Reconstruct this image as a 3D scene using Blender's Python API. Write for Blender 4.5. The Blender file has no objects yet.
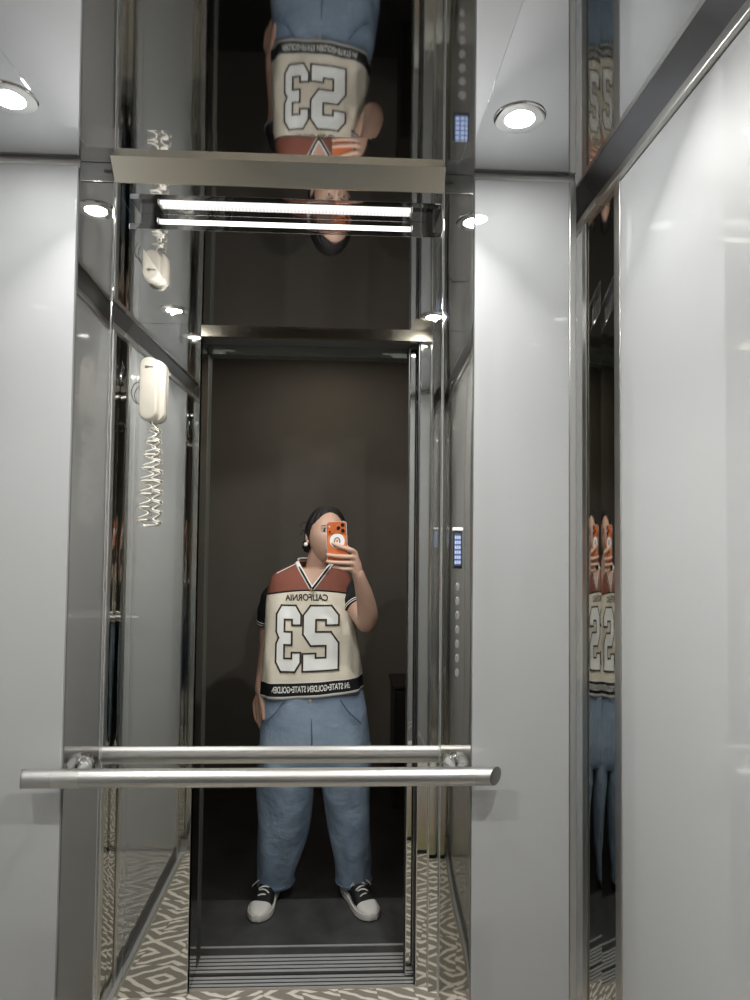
import bpy, bmesh, math, random
from mathutils import Vector, Matrix
random.seed(4)
PI = math.pi
sc = bpy.context.scene
COL = sc.collection

# ------------------------------------------------------------------ camera, world, exposure
YAW, PITCH, ROLL = 0.0465, 0.0394, 0.0110
CAMZ = 1.52
F = Vector((math.sin(YAW)*math.cos(PITCH), math.cos(YAW)*math.cos(PITCH), math.sin(PITCH)))
R0 = Vector((math.cos(YAW), -math.sin(YAW), 0)); U0 = R0.cross(F)
Rr = R0*math.cos(ROLL)+U0*math.sin(ROLL); Uu = -R0*math.sin(ROLL)+U0*math.cos(ROLL)
camd = bpy.data.cameras.new('camera'); cam = bpy.data.objects.new('camera', camd); COL.objects.link(cam)
M = Matrix.Identity(4)
for i in range(3):
    M[i][0] = Rr[i]; M[i][1] = Uu[i]; M[i][2] = -F[i]
M[0][3], M[1][3], M[2][3] = 0.0, 0.0, CAMZ
cam.matrix_world = M
camd.sensor_fit = 'AUTO'; camd.sensor_width = 36.0; camd.lens = 36.0*693/1000; camd.clip_start = 0.0015
sc.camera = cam
sc.view_settings.view_transform = 'Standard'; sc.view_settings.look = 'None'
sc.view_settings.gamma = 1.0; sc.view_settings.use_curve_mapping = False
sc.view_settings.exposure = 0.0
w = bpy.data.worlds.new('world'); sc.world = w; w.use_nodes = True
w.node_tree.nodes['Background'].inputs[0].default_value = (0.02, 0.02, 0.02, 1)
w.node_tree.nodes['Background'].inputs[1].default_value = 0.3
cy = sc.cycles
cy.max_bounces = 20; cy.glossy_bounces = 16; cy.diffuse_bounces = 5; cy.transmission_bounces = 4
cy.caustics_reflective = True; cy.blur_glossy = 0.6; cy.sample_clamp_indirect = 4.0
DOWN_W = 5.6        # watts of each ceiling downlight
TILT, SPREAD = 2.0, 174   # lamp lean and cone, set to even out the light on the walls
LED_E = 2.2         # emission of the ceiling light strip
HALL_W = 5.0        # watts of the hall lamp

# ------------------------------------------------------------------ materials
def mat(name, col, rough=0.5, metal=0.0, coat=0.0, coat_rough=0.03, emit=None, es=0.0, spec=0.5, ior=1.5, sheen=0.0):
    m = bpy.data.materials.new(name); m.use_nodes = True
    b = m.node_tree.nodes['Principled BSDF']
    b.inputs['Base Color'].default_value = (*col, 1); b.inputs['Roughness'].default_value = rough
    b.inputs['Metallic'].default_value = metal; b.inputs['Coat Weight'].default_value = coat
    b.inputs['Coat Roughness'].default_value = coat_rough; b.inputs['Specular IOR Level'].default_value = spec
    b.inputs['Coat IOR'].default_value = 1.65; b.inputs['IOR'].default_value = ior; b.inputs['Sheen Weight'].default_value = sheen
    if emit: b.inputs['Emission Color'].default_value = (*emit, 1); b.inputs['Emission Strength'].default_value = es
    return m
def N(m, t, **kw):
    n = m.node_tree.nodes.new(t)
    for k, v in kw.items():
        if k in n.inputs: n.inputs[k].default_value = v
        else: setattr(n, k, v)
    return n
def L(m, a, b): m.node_tree.links.new(a, b)
def bsdf(m): return m.node_tree.nodes['Principled BSDF']
def add_bump(m, scale, strength, dist=0.002, detail=3, stretch=None):
    tc = N(m, 'ShaderNodeTexCoord'); nz = N(m, 'ShaderNodeTexNoise', Scale=scale, Detail=detail); bp = N(m, 'ShaderNodeBump', Strength=strength, Distance=dist)
    if stretch:
        mp = N(m, 'ShaderNodeMapping'); mp.inputs['Scale'].default_value = stretch
        L(m, tc.outputs['Object'], mp.inputs[0]); L(m, mp.outputs[0], nz.inputs['Vector'])
    else: L(m, tc.outputs['Object'], nz.inputs['Vector'])
    L(m, nz.outputs['Fac'], bp.inputs['Height']); L(m, bp.outputs['Normal'], bsdf(m).inputs['Normal'])
    return m
def add_mottle(m, c1, c2, scale, detail=4):
    tc = N(m, 'ShaderNodeTexCoord'); nz = N(m, 'ShaderNodeTexNoise', Scale=scale, Detail=detail); cr = N(m, 'ShaderNodeValToRGB')
    cr.color_ramp.elements[0].color = (*c1, 1); cr.color_ramp.elements[1].color = (*c2, 1)
    cr.color_ramp.elements[0].position = 0.35; cr.color_ramp.elements[1].position = 0.65
    L(m, tc.outputs['Object'], nz.inputs['Vector']); L(m, nz.outputs['Fac'], cr.inputs['Fac']); L(m, cr.outputs['Color'], bsdf(m).inputs['Base Color'])
    return m
MT = {}
MT['mirror'] = mat('mirror_glass', (0.90, 0.905, 0.895), 0.0, 1.0)
MT['steel'] = mat('polished_steel', (0.62, 0.62, 0.60), 0.02, 1.0)
MT['steel_ceiling'] = mat('polished_ceiling_steel', (0.60, 0.60, 0.61), 0.03, 1.0)
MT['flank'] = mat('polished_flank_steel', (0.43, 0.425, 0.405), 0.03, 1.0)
MT['flank_bright'] = mat('polished_flank_bright', (0.60, 0.59, 0.56), 0.02, 1.0)  # same flank steel; the right strip's brighter reflection is put into its colour
MT['satin'] = mat('satin_steel', (0.66, 0.65, 0.62), 0.28, 1.0)
MT['chrome'] = mat('chrome', (0.82, 0.82, 0.80), 0.05, 1.0)
MT['brushed'] = mat('brushed_steel', (0.56, 0.555, 0.54), 0.36, 1.0)
MT['band'] = mat('satin_band_steel', (0.80, 0.76, 0.66), 0.24, 1.0)
MT['flank_trim'] = mat('grey_flank_trim', (0.36, 0.36, 0.35), 0.15, 1.0)
MT['header'] = mat('bronze_header', (0.30, 0.275, 0.22), 0.16, 1.0)
MT['dark_trim'] = mat('dark_satin_trim', (0.17, 0.17, 0.18), 0.3, 1.0)
MT['panel'] = add_bump(mat('grey_glass_panel', (0.43, 0.438, 0.44), 0.6, 0.0, 1.0, 0.015), 900, 0.04, 0.0003, 2)
MT['aluminium'] = mat('sill_aluminium', (0.60, 0.60, 0.59), 0.35, 0.35)
MT['groove'] = mat('groove_grey', (0.10, 0.10, 0.10), 0.6)
MT['frame'] = mat('olive_metal_frame', (0.085, 0.09, 0.075), 0.4, 0.3)
MT['stone'] = add_mottle(mat('dark_threshold_stone', (0.06, 0.06, 0.06), 0.35), (0.05, 0.05, 0.05), (0.085, 0.085, 0.083), 9)
MT['hall_floor'] = add_mottle(mat('black_hall_floor', (0.012, 0.012, 0.013), 0.4), (0.016, 0.016, 0.017), (0.026, 0.026, 0.027), 6)
MT['hall_wall'] = add_mottle(mat('hall_wall_paint', (0.17, 0.155, 0.135), 0.8), (0.155, 0.145, 0.125), (0.185, 0.165, 0.145), 2)
MT['hall_ceiling'] = mat('hall_ceiling_paint', (0.35, 0.35, 0.33), 0.8)
MT['black_plastic'] = mat('black_plastic', (0.015, 0.015, 0.016), 0.4)
MT['dark_wood'] = add_mottle(mat('dark_cabinet_wood', (0.03, 0.026, 0.022), 0.5), (0.022, 0.019, 0.016), (0.036, 0.03, 0.026), 5)
MT['lamp'] = mat('lamp_lens', (1, 1, 1), 0.4, emit=(0.98, 0.985, 0.98), es=210)
def led_mat():
    m = mat('strip_light', (1, 1, 1), 0.4, emit=(1.0, 0.97, 0.92), es=LED_E)
    tc = N(m, 'ShaderNodeTexCoord'); wv = N(m, 'ShaderNodeTexWave', Scale=42.0); mr_ = N(m, 'ShaderNodeMapRange')
    mr_.inputs['To Min'].default_value = LED_E*0.75; mr_.inputs['To Max'].default_value = LED_E*1.3
    L(m, tc.outputs['Object'], wv.inputs['Vector']); L(m, wv.outputs['Fac'], mr_.inputs['Value']); L(m, mr_.outputs[0], bsdf(m).inputs['Emission Strength'])
    return m
MT['led'] = led_mat()
MT['ivory'] = mat('ivory_plastic', (0.40, 0.37, 0.315), 0.3, coat=0.4, coat_rough=0.15)
MT['cord'] = mat('ivory_cord', (0.66, 0.63, 0.56), 0.3)
MT['mark'] = mat('dark_print', (0.06, 0.055, 0.05), 0.5)
MT['button'] = mat('button_steel', (0.72, 0.72, 0.70), 0.2, 1.0, emit=(1, 1, 1), es=0.15)
MT['screen'] = mat('blue_screen', (0.05, 0.06, 0.10), 0.2, emit=(0.16, 0.22, 0.42), es=0.55)
MT['screen_icon'] = mat('screen_icon', (0.4, 0.5, 0.8), 0.3, emit=(0.55, 0.68, 1.0), es=0.9)
MT['screen_bar'] = mat('screen_white_bar', (0.9, 0.9, 0.9), 0.3, emit=(1, 1, 1), es=1.4)
# carpet: a broken meander of cream lines on taupe
def carpet():
    m = mat('meander_carpet', (0.3, 0.28, 0.25), 0.95, spec=0.1, sheen=0.2)
    tc = N(m, 'ShaderNodeTexCoord'); mp = N(m, 'ShaderNodeMapping'); mp.inputs['Scale'].default_value = (8.2, 14.6, 1.0); mp.inputs['Rotation'].default_value = (0, 0, 0.12)
    dn = N(m, 'ShaderNodeTexNoise', Scale=26.0, Detail=1.0); L(m, tc.outputs['Object'], dn.inputs['Vector'])
    dv = N(m, 'ShaderNodeVectorMath', operation='MULTIPLY_ADD'); L(m, dn.outputs['Color'], dv.inputs[0]); dv.inputs[1].default_value = (0.016, 0.016, 0); L(m, tc.outputs['Object'], dv.inputs[2])
    L(m, dv.outputs[0], mp.inputs[0])
    def vm(op, a, b=None):
        n = N(m, 'ShaderNodeVectorMath', operation=op); L(m, a, n.inputs[0])
        if b is not None: L(m, b, n.inputs[1])
        return n.outputs[0]
    def mm(op, a, b=None, c=None):
        n = N(m, 'ShaderNodeMath', operation=op)
        for k, v in enumerate((a, b, c)):
            if v is None: continue
            if isinstance(v, (int, float)): n.inputs[k].default_value = v
            else: L(m, v, n.inputs[k])
        return n.outputs[0]
    cell = vm('FLOOR', mp.outputs[0]); fr = vm('FRACTION', mp.outputs[0])
    wn = N(m, 'ShaderNodeTexWhiteNoise', noise_dimensions='2D'); L(m, cell, wn.inputs['Vector'])
    sx = N(m, 'ShaderNodeSeparateXYZ'); L(m, fr, sx.inputs[0])
    flip = mm('GREATER_THAN', wn.outputs['Value'], 0.5)
    fx = mm('ADD', mm('MULTIPLY', flip, mm('SUBTRACT', 1.0, sx.outputs[0])), mm('MULTIPLY', mm('SUBTRACT', 1.0, flip), sx.outputs[0]))
    s = mm('ADD', fx, sx.outputs[1])
    st = mm('ABSOLUTE', mm('SUBTRACT', mm('FRACT', mm('MULTIPLY', s, 1.5)), 0.5))      # 0 at line centre
    mask = N(m, 'ShaderNodeMapRange'); L(m, st, mask.inputs['Value'])
    mask.inputs['From Min'].default_value = 0.21; mask.inputs['From Max'].default_value = 0.13
    nz = N(m, 'ShaderNodeTexNoise', Scale=350.0, Detail=3.0); L(m, tc.outputs['Object'], nz.inputs['Vector'])
    mix = N(m, 'ShaderNodeMix', data_type='RGBA'); L(m, mask.outputs[0], mix.inputs['Factor'])
    mix.inputs['A'].default_value = (0.30, 0.27, 0.225, 1); mix.inputs['B'].default_value = (0.86, 0.80, 0.70, 1)
    mul = N(m, 'ShaderNodeMix', data_type='RGBA', blend_type='MULTIPLY'); mul.inputs['Factor'].default_value = 0.45
    L(m, mix.outputs['Result'], mul.inputs['A']); L(m, nz.outputs['Color'], mul.inputs['B'])
    L(m, mix.outputs['Result'], bsdf(m).inputs['Base Color'])
    h = mm('ADD', mm('MULTIPLY', mask.outputs[0], 1.0), mm('MULTIPLY', nz.outputs['Fac'], 0.5))
    bp = N(m, 'ShaderNodeBump', Strength=0.6, Distance=0.004); L(m, h, bp.inputs['Height']); L(m, bp.outputs['Normal'], bsdf(m).inputs['Normal'])
    return m
MT['carpet'] = carpet()
MT['binding'] = add_bump(mat('mat_binding', (0.36, 0.33, 0.28), 0.9, spec=0.1), 600, 0.5, 0.001)
def bag_mat():
    m = mat('pastel_bag_paper', (0.7, 0.66, 0.6), 0.5)
    tc = N(m, 'ShaderNodeTexCoord'); sp = N(m, 'ShaderNodeSeparateXYZ'); L(m, tc.outputs['Object'], sp.inputs[0])
    nz = N(m, 'ShaderNodeTexNoise', Scale=6.0); L(m, tc.outputs['Object'], nz.inputs['Vector'])
    a = N(m, 'ShaderNodeMath', operation='MULTIPLY_ADD'); L(m, nz.outputs['Fac'], a.inputs[0]); a.inputs[1].default_value = 0.16; L(m, sp.outputs[2], a.inputs[2])
    cr = N(m, 'ShaderNodeValToRGB'); L(m, a.outputs[0], cr.inputs['Fac'])
    e = cr.color_ramp.elements; e[0].position = 0.0; e[0].color = (0.40, 0.46, 0.22, 1); e[1].position = 0.6; e[1].color = (0.66, 0.68, 0.62, 1)
    for p, c in ((0.14, (0.58, 0.56, 0.34, 1)), (0.24, (0.68, 0.56, 0.46, 1)), (0.36, (0.70, 0.66, 0.60, 1))):
        x = e.new(p); x.color = c
    L(m, cr.outputs['Color'], bsdf(m).inputs['Base Color'])
    return m
MT['bag'] = bag_mat()
# person
MT['skin'] = add_bump(mat('skin', (0.47, 0.295, 0.22), 0.5, spec=0.4), 180, 0.15, 0.001)
MT['hair'] = add_bump(mat('black_hair', (0.007, 0.006, 0.006), 0.6, spec=0.3), 240, 0.5, 0.002, 3, (1, 1, 0.15))
MT['lip'] = mat('lip', (0.42, 0.19, 0.17), 0.45)
MT['eye_white'] = mat('eye_white', (0.6, 0.57, 0.53), 0.3)
MT['iris'] = mat('iris', (0.015, 0.01, 0.008), 0.2)
MT['cream'] = add_bump(add_mottle(mat('cream_jersey', (0.62, 0.57, 0.47), 0.85, spec=0.2), (0.68, 0.62, 0.51), (0.75, 0.69, 0.575), 7), 30, 0.25, 0.01, 3)
MT['brown'] = add_bump(mat('brown_jersey_yoke', (0.20, 0.072, 0.050), 0.8, spec=0.2), 60, 0.25, 0.006)
MT['jblack'] = add_bump(mat('black_jersey', (0.012, 0.012, 0.013), 0.8, spec=0.2), 60, 0.3, 0.006)
MT['jwhite'] = mat('white_jersey', (0.74, 0.73, 0.69), 0.8, spec=0.2)
MT['num_fill'] = mat('white_number', (0.82, 0.83, 0.80), 0.75, spec=0.2)
MT['num_line'] = mat('dark_brown_outline', (0.030, 0.020, 0.015), 0.7)
MT['denim'] = add_bump(add_mottle(mat('blue_denim', (0.16, 0.24, 0.36), 0.85, spec=0.15), (0.19, 0.255, 0.345), (0.275, 0.35, 0.44), 5), 11, 0.5, 0.03, 3)
MT['stitch'] = mat('denim_seam', (0.09, 0.14, 0.22), 0.85)
MT['shoe_white'] = add_bump(mat('white_leather', (0.72, 0.70, 0.66), 0.45), 300, 0.15, 0.0006)
MT['shoe_sole'] = mat('white_rubber', (0.70, 0.68, 0.63), 0.6)
MT['shoe_black'] = mat('black_leather', (0.013, 0.013, 0.013), 0.45)
MT['gold'] = mat('gold', (0.85, 0.60, 0.22), 0.2, 1.0)
MT['orange'] = mat('orange_metal', (0.56, 0.135, 0.036), 0.32, 0.35)
MT['orange_glass'] = mat('orange_glass', (0.62, 0.165, 0.05), 0.3, 0.0, 0.5)
MT['clear'] = mat('clear_case', (0.50, 0.50, 0.49), 0.15, 0.0, 0.5)
MT['lens'] = mat('lens_black', (0.006, 0.006, 0.008), 0.08, 0.0, 1.0)
MT['ring_white'] = mat('white_ring', (0.62, 0.62, 0.61), 0.5)

# ------------------------------------------------------------------ helpers
def origin_of(o):
    v = Vector((0, 0, 0))
    while o is not None: v += o.location; o = o.parent
    return v
def finish(bm, mats, name, parent=None, smooth=False, angle=None, base=None, structure=False):
    """one mesh object from world-space geometry; its origin is its parent's, or its own base"""
    me = bpy.data.meshes.new(name)
    bmesh.ops.recalc_face_normals(bm, faces=bm.faces[:])
    loc = origin_of(parent) if parent is not None else (Vector(base) if base is not None else Vector((0, 0, 0)))
    bmesh.ops.translate(bm, verts=bm.verts[:], vec=-loc)
    bm.to_mesh(me); bm.free()
    for m in (mats if isinstance(mats, (list, tuple)) else [mats]): me.materials.append(MT[m] if isinstance(m, str) else m)
    o = bpy.data.objects.new(name, me); COL.objects.link(o)
    if parent is not None: o.parent = parent
    else: o.location = loc
    if smooth:
        me.polygons.foreach_set('use_smooth', [True]*len(me.polygons))
        if angle:
            me.set_sharp_from_angle(angle=math.radians(max(angle, 50)))
            wnm = o.modifiers.new('flat_faces', 'WEIGHTED_NORMAL'); wnm.weight = 100; wnm.keep_sharp = True
    if structure: o['kind'] = 'structure'
    return o
def thing(name, loc, label, cat, group=None):
    o = bpy.data.objects.new(name, None); COL.objects.link(o); o.location = loc; o.empty_display_size = 0.05
    return tag(o, label, cat, group)
def tag(o, label, cat, group=None):
    o['label'] = label; o['category'] = cat
    if group: o['group'] = group
    return o
def box(bm, a, b, bev=0.0, seg=2, mi=0):
    x0, y0, z0 = a; x1, y1, z1 = b
    r = bmesh.ops.create_cube(bm, size=1.0)
    vs = r['verts']
    for v in vs: v.co = Vector(((x0+x1)/2+v.co.x*(x1-x0), (y0+y1)/2+v.co.y*(y1-y0), (z0+z1)/2+v.co.z*(z1-z0)))
    fs = list({f for v in vs for f in v.link_faces})
    for f in fs: f.material_index = mi
    if bev > 0:
        es = list({e for v in vs for e in v.link_edges})
        bmesh.ops.bevel(bm, geom=es, offset=bev, segments=seg, profile=0.5, affect='EDGES')
def loft(bm, rings, cap0=True, cap1=True, closed=True, mi=0):
    vr = [[bm.verts.new(p) for p in r] for r in rings]
    n = len(vr[0])
    for i in range(len(vr)-1):
        for j in range(n if closed else n-1):
            k = (j+1) % n
            f = bm.faces.new((vr[i][j], vr[i][k], vr[i+1][k], vr[i+1][j])); f.material_index = mi
    if cap0 and closed: bm.faces.new(vr[0][::-1]).material_index = mi
    if cap1 and closed: bm.faces.new(vr[-1]).material_index = mi
    return vr
def catmull(pts, n):
    """smooth resample of a list of tuples (any length)"""
    P = [Vector(p) if len(p) == 3 else tuple(p) for p in pts]
    P = [tuple(p) for p in P]; out = []
    for i in range(len(P)-1):
        p0 = P[max(i-1, 0)]; p1 = P[i]; p2 = P[i+1]; p3 = P[min(i+2, len(P)-1)]
        for k in range(n):
            t = k/n; t2 = t*t; t3 = t2*t
            out.append(tuple(0.5*((2*b)+(-a+c)*t+(2*a-5*b+4*c-d)*t2+(-a+3*b-3*c+d)*t3) for a, b, c, d in zip(p0, p1, p2, p3)))
    out.append(P[-1]); return out
def tube(bm, pts, rad, seg=12, cap=True, flat=1.0, up=None, mi=0, dome=True):
    """swept tube; rad is a number or a list; flat scales the second axis"""
    pts = [Vector(p[:3]) for p in pts]; n = len(pts)
    rs = rad if isinstance(rad, (list, tuple)) else [rad]*n
    t = []
    for i in range(n):
        a = pts[max(i-1, 0)]; b = pts[min(i+1, n-1)]; t.append((b-a).normalized())
    u = Vector(up) if up is not None else (Vector((0, 0, 1)) if abs(t[0].z) < 0.9 else Vector((1, 0, 0)))
    rings = []
    for i in range(n):
        u = (u-t[i]*u.dot(t[i]))
        u = u.normalized() if u.length > 1e-6 else t[i].orthogonal().normalized()
        v = t[i].cross(u)
        rings.append((pts[i], u.copy(), v, rs[i], t[i]))
    R = []
    def ring(c, u, v, r): return [c+u*(r*flat*math.cos(2*PI*k/seg))+v*(r*math.sin(2*PI*k/seg)) for k in range(seg)]
    if cap and dome:
        c, u, v, r, tt = rings[0]
        for a in (80, 55, 28): R.append(ring(c-tt*(r*flat*math.sin(math.radians(a))), u, v, r*math.cos(math.radians(a))))
    for c, u, v, r, tt in rings: R.append(ring(c, u, v, r))
    if cap and dome:
        c, u, v, r, tt = rings[-1]
        for a in (28, 55, 80): R.append(ring(c+tt*(r*flat*math.sin(math.radians(a))), u, v, r*math.cos(math.radians(a))))
    loft(bm, R, cap, cap, mi=mi)
def lathe(bm, prof, centre, axis='Z', seg=32, mi=0):
    """prof: list of (radius, height along the axis)"""
    c = Vector(centre); R = []
    for r, h in prof:
        ring = []
        for k in range(seg):
            a = 2*PI*k/seg; x, y = r*math.cos(a), r*math.sin(a)
            ring.append(c+(Vector((x, y, h)) if axis == 'Z' else Vector((x, h, y)) if axis == 'Y' else Vector((h, x, y))))
        R.append(ring)
    loft(bm, R, True, True, mi=mi)
def ellipsoid(bm, c, r, rot=None, sub=3, mi=0):
    q = bmesh.ops.create_icosphere(bm, subdivisions=sub, radius=1.0)
    for v in q['verts']:
        p = Vector((v.co.x*r[0], v.co.y*r[1], v.co.z*r[2]))
        if rot is not None: p = rot @ p
        v.co = p+Vector(c)
    for f in {f for v in q['verts'] for f in v.link_faces}: f.material_index = mi
def evaluated(o):
    dg = bpy.context.evaluated_depsgraph_get(); dg.update()
    return bpy.data.meshes.new_from_object(o.evaluated_get(dg))
def fuse(o, voxel, smooth_iter=4, factor=0.5):
    """union the closed shells of one mesh into one continuous skin"""
    r = o.modifiers.new('skin', 'REMESH'); r.mode = 'VOXEL'; r.voxel_size = voxel; r.use_smooth_shade = True
    s = o.modifiers.new('relax', 'SMOOTH'); s.iterations = smooth_iter; s.factor = factor
    me = evaluated(o); old = o.data; mats = list(old.materials); o.modifiers.clear(); o.data = me
    me.materials.clear()
    for m in mats: me.materials.append(m)
    me.polygons.foreach_set('use_smooth', [True]*len(me.polygons))
    bpy.data.meshes.remove(old); return o
def text_bm(s, size, depth_fn, align='CENTER', shear=0.0, sub=0.006):
    """a string as a flat mesh; depth_fn maps (u, v) to world space"""
    cu = bpy.data.curves.new('lettering', 'FONT'); cu.body = s; cu.size = size; cu.align_x = align; cu.align_y = 'CENTER'; cu.shear = shear; cu.offset = size*0.026
    to = bpy.data.objects.new('lettering', cu); COL.objects.link(to)
    me = evaluated(to); bpy.data.objects.remove(to); bpy.data.curves.remove(cu)
    bm = bmesh.new(); bm.from_mesh(me); bpy.data.meshes.remove(me)
    bmesh.ops.triangulate(bm, faces=bm.faces[:])
    for _ in range(2):
        es = [e for e in bm.edges if e.calc_length() > sub]
        if es: bmesh.ops.subdivide_edges(bm, edges=es, cuts=1)
        bmesh.ops.triangulate(bm, faces=bm.faces[:])
    for v in bm.verts: v.co = Vector(depth_fn(v.co.x, v.co.y))
    return bm
def strip(bm, p00, p10, p01, p11, sag=0.0, n=28, nz=2, wave=None, mi=0):
    """sheet from edge p00-p01 to edge p10-p11, bowed out by sag along its normal"""
    p00, p10, p01, p11 = map(Vector, (p00, p10, p01, p11))
    nrm = (p10-p00).cross(p01-p00).normalized()
    g = []
    for j in range(nz+1):
        b = j/nz; row = []
        for i in range(n+1):
            a = i/n
            p = (p00*(1-a)+p10*a)*(1-b)+(p01*(1-a)+p11*a)*b
            d = sag*4*a*(1-a)
            if wave: d += wave(a, b)
            row.append(bm.verts.new(p+nrm*d))
        g.append(row)
    for j in range(nz):
        for i in range(n): bm.faces.new((g[j][i], g[j][i+1], g[j+1][i+1], g[j+1][i])).material_index = mi

# ------------------------------------------------------------------ the cabin's measures
XL, XR, YB, YF, CZ = -0.735, 0.485, 1.28, 0.25, 2.188
MX0, MX1, SX0, SX1 = -0.428, 0.183, -0.4934, 0.2413      # mirror, then its polished flanks
OX0, OX1, OZ = -0.478, 0.297, 2.150                       # the doorway in the front wall
PZ = 2.146                                               # underside of the dropped ceiling panel

# ------------------------------------------------------------------ the setting
bm = bmesh.new(); box(bm, (XL, 0.195, -0.06), (XR, YB, 0.0)); floor = finish(bm, 'aluminium', 'floor', structure=True)
bm = bmesh.new(); box(bm, (XL-0.02, YF-0.03, CZ), (XR+0.02, YB+0.03, CZ+0.03)); finish(bm, 'steel_ceiling', 'ceiling', structure=True)

# back wall: backing, polished flank strips beside the mirror, grey glass panels, trims and corner strips
bm = bmesh.new(); box(bm, (XL-0.03, YB+0.004, -0.05), (XR+0.03, YB+0.03, CZ+0.03)); wb = finish(bm, 'satin', 'wall_back', structure=True)
def wavy(k, amp): return lambda a, b: amp*math.sin(PI*a)*(math.sin(b*9.0+k)+0.5*math.sin(b*21.0+2*k))*a*(1-a)*4
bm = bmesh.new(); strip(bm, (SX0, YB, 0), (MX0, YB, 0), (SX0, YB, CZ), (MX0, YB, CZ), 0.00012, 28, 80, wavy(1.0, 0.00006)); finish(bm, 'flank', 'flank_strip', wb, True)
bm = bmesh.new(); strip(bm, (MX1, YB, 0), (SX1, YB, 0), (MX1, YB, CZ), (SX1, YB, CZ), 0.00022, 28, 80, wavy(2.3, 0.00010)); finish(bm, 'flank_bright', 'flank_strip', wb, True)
for x0, x1 in ((XL+0.063, SX0), (SX1, XR-0.063)):
    bm = bmesh.new(); box(bm, (x0+0.0006, YB-0.008, 0.06), (x1-0.0006, YB+0.004, 2.178), 0.0012, 2); finish(bm, 'panel', 'glass_panel', wb, True, 30)
for x0, x1 in ((XL+0.050, XL+0.063), (XR-0.063, XR-0.050)):
    bm = bmesh.new(); box(bm, (x0, YB-0.0085, 0.0), (x1, YB+0.004, 2.180), 0.002, 3); finish(bm, 'satin', 'edge_trim', wb, True, 30)
for x0, x1 in ((XL, XL+0.050), (XR-0.050, XR)):
    bm = bmesh.new(); strip(bm, (x0, YB, 0), (x1, YB, 0), (x0, YB, CZ), (x1, YB, CZ), 0.00022, 28, 2); finish(bm, 'steel', 'corner_strip', wb, True)
for x0, x1 in ((XL, SX0), (SX1, XR)):
    bm = bmesh.new(); box(bm, (x0, YB-0.010, 0.0), (x1, YB+0.004, 0.058), 0.001, 1); finish(bm, 'satin', 'kick_plate', wb, True, 30)
# mirror, full height, with a steel band across its top
mr = thing('wall_mirror', ((MX0+MX1)/2, YB, 0.0), 'tall clear mirror in the middle of the back wall, behind the handrail', 'mirror')
bm = bmesh.new(); strip(bm, (MX0, YB-0.0012, 0.02), (MX1, YB-0.0012, 0.02), (MX0, YB-0.0012, 2.157), (MX1, YB-0.0012, 2.157), 0, 1, 1); finish(bm, 'mirror', 'mirror_glass', mr)
for x0, x1 in ((SX0, MX0), (MX1, SX1)):
    bm = bmesh.new(); box(bm, (x0+0.002, YB-0.003, 2.152), (x1-0.002, YB-0.0004, CZ-0.0005), 0.0008, 1); finish(bm, 'flank_trim', 'flank_cap', mr, True, 30)
for x0, x1, m_ in ((MX0, MX1, 'band'),):
    bm = bmesh.new(); loft(bm, [[Vector((x, YB-0.0005, 2.152)), Vector((x, YB-0.003, 2.152)), Vector((x, YB-0.034, CZ-0.0005)), Vector((x, YB-0.0005, CZ-0.0005))] for x in (x0+0.0004, x1-0.0004)]); finish(bm, m_, 'top_band', mr)
for x in (MX0, MX1):
    bm = bmesh.new(); box(bm, (x-0.002, YB-0.004, 0.0), (x+0.002, YB+0.002, CZ), 0.0012, 2); finish(bm, 'chrome', 'edge_bead', mr, True, 30)

# side walls: corner strips front and back, trims, one big grey glass panel, dark cove along the ceiling
def side_wall(name, X, s):
    """s points into the cabin"""
    bm = bmesh.new(); a, b = sorted((X-s*0.004, X-s*0.03)); box(bm, (a, YF-0.03, -0.05), (b, YB+0.03, CZ+0.03)); wl = finish(bm, 'satin', name, structure=True)
    for y0, y1 in ((YB-0.072, YB), (YF, YF+0.066)):
        p = [(X, y0, 0), (X, y1, 0), (X, y0, CZ-0.01), (X, y1, CZ-0.01)]
        if s > 0: p = [p[0], p[1], p[2], p[3]]
        else: p = [p[1], p[0], p[3], p[2]]
        bm = bmesh.new(); strip(bm, *p, 0.00022, 28, 2); finish(bm, 'steel', 'corner_strip', wl, True)
    for y0, y1 in ((YB-0.099, YB-0.072), (YF+0.066, YF+0.097)):
        a, b = sorted((X-s*0.004, X+s*0.0035)); bm = bmesh.new(); box(bm, (a, y0, 0), (b, y1, CZ-0.03), 0.0015, 3); finish(bm, 'satin', 'edge_trim', wl, True, 30)
    a, b = sorted((X-s*0.004, X+s*0.0025)); bm = bmesh.new(); box(bm, (a, YF+0.0976, 0.07), (b, YB-0.0996, CZ-0.052), 0.0012, 2); finish(bm, 'panel', 'glass_panel', wl, True, 30)
    bm = bmesh.new(); box(bm, (a, YF+0.0976, 0.0), (b, YB-0.0996, 0.068), 0.0012, 2); finish(bm, 'dark_trim', 'kick_plate', wl, True, 30)
    a, b = sorted((X-s*0.004, X+s*0.011)); bm = bmesh.new(); box(bm, (a, YF, CZ-0.05), (b, YB, CZ-0.032), 0.003, 3); finish(bm, 'satin', 'top_trim', wl, True, 30)
    bm = bmesh.new(); strip(bm, (X+s*0.004, YF, CZ-0.032), (X+s*0.004, YB, CZ-0.032), (X+s*0.036, YF, CZ-0.0005), (X+s*0.036, YB, CZ-0.0005), 0, 1, 1)
    finish(bm, 'dark_trim', 'ceiling_cove', wl)
    return wl
side_wall('wall_left', XL, 1); side_wall('wall_right', XR, -1)

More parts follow.
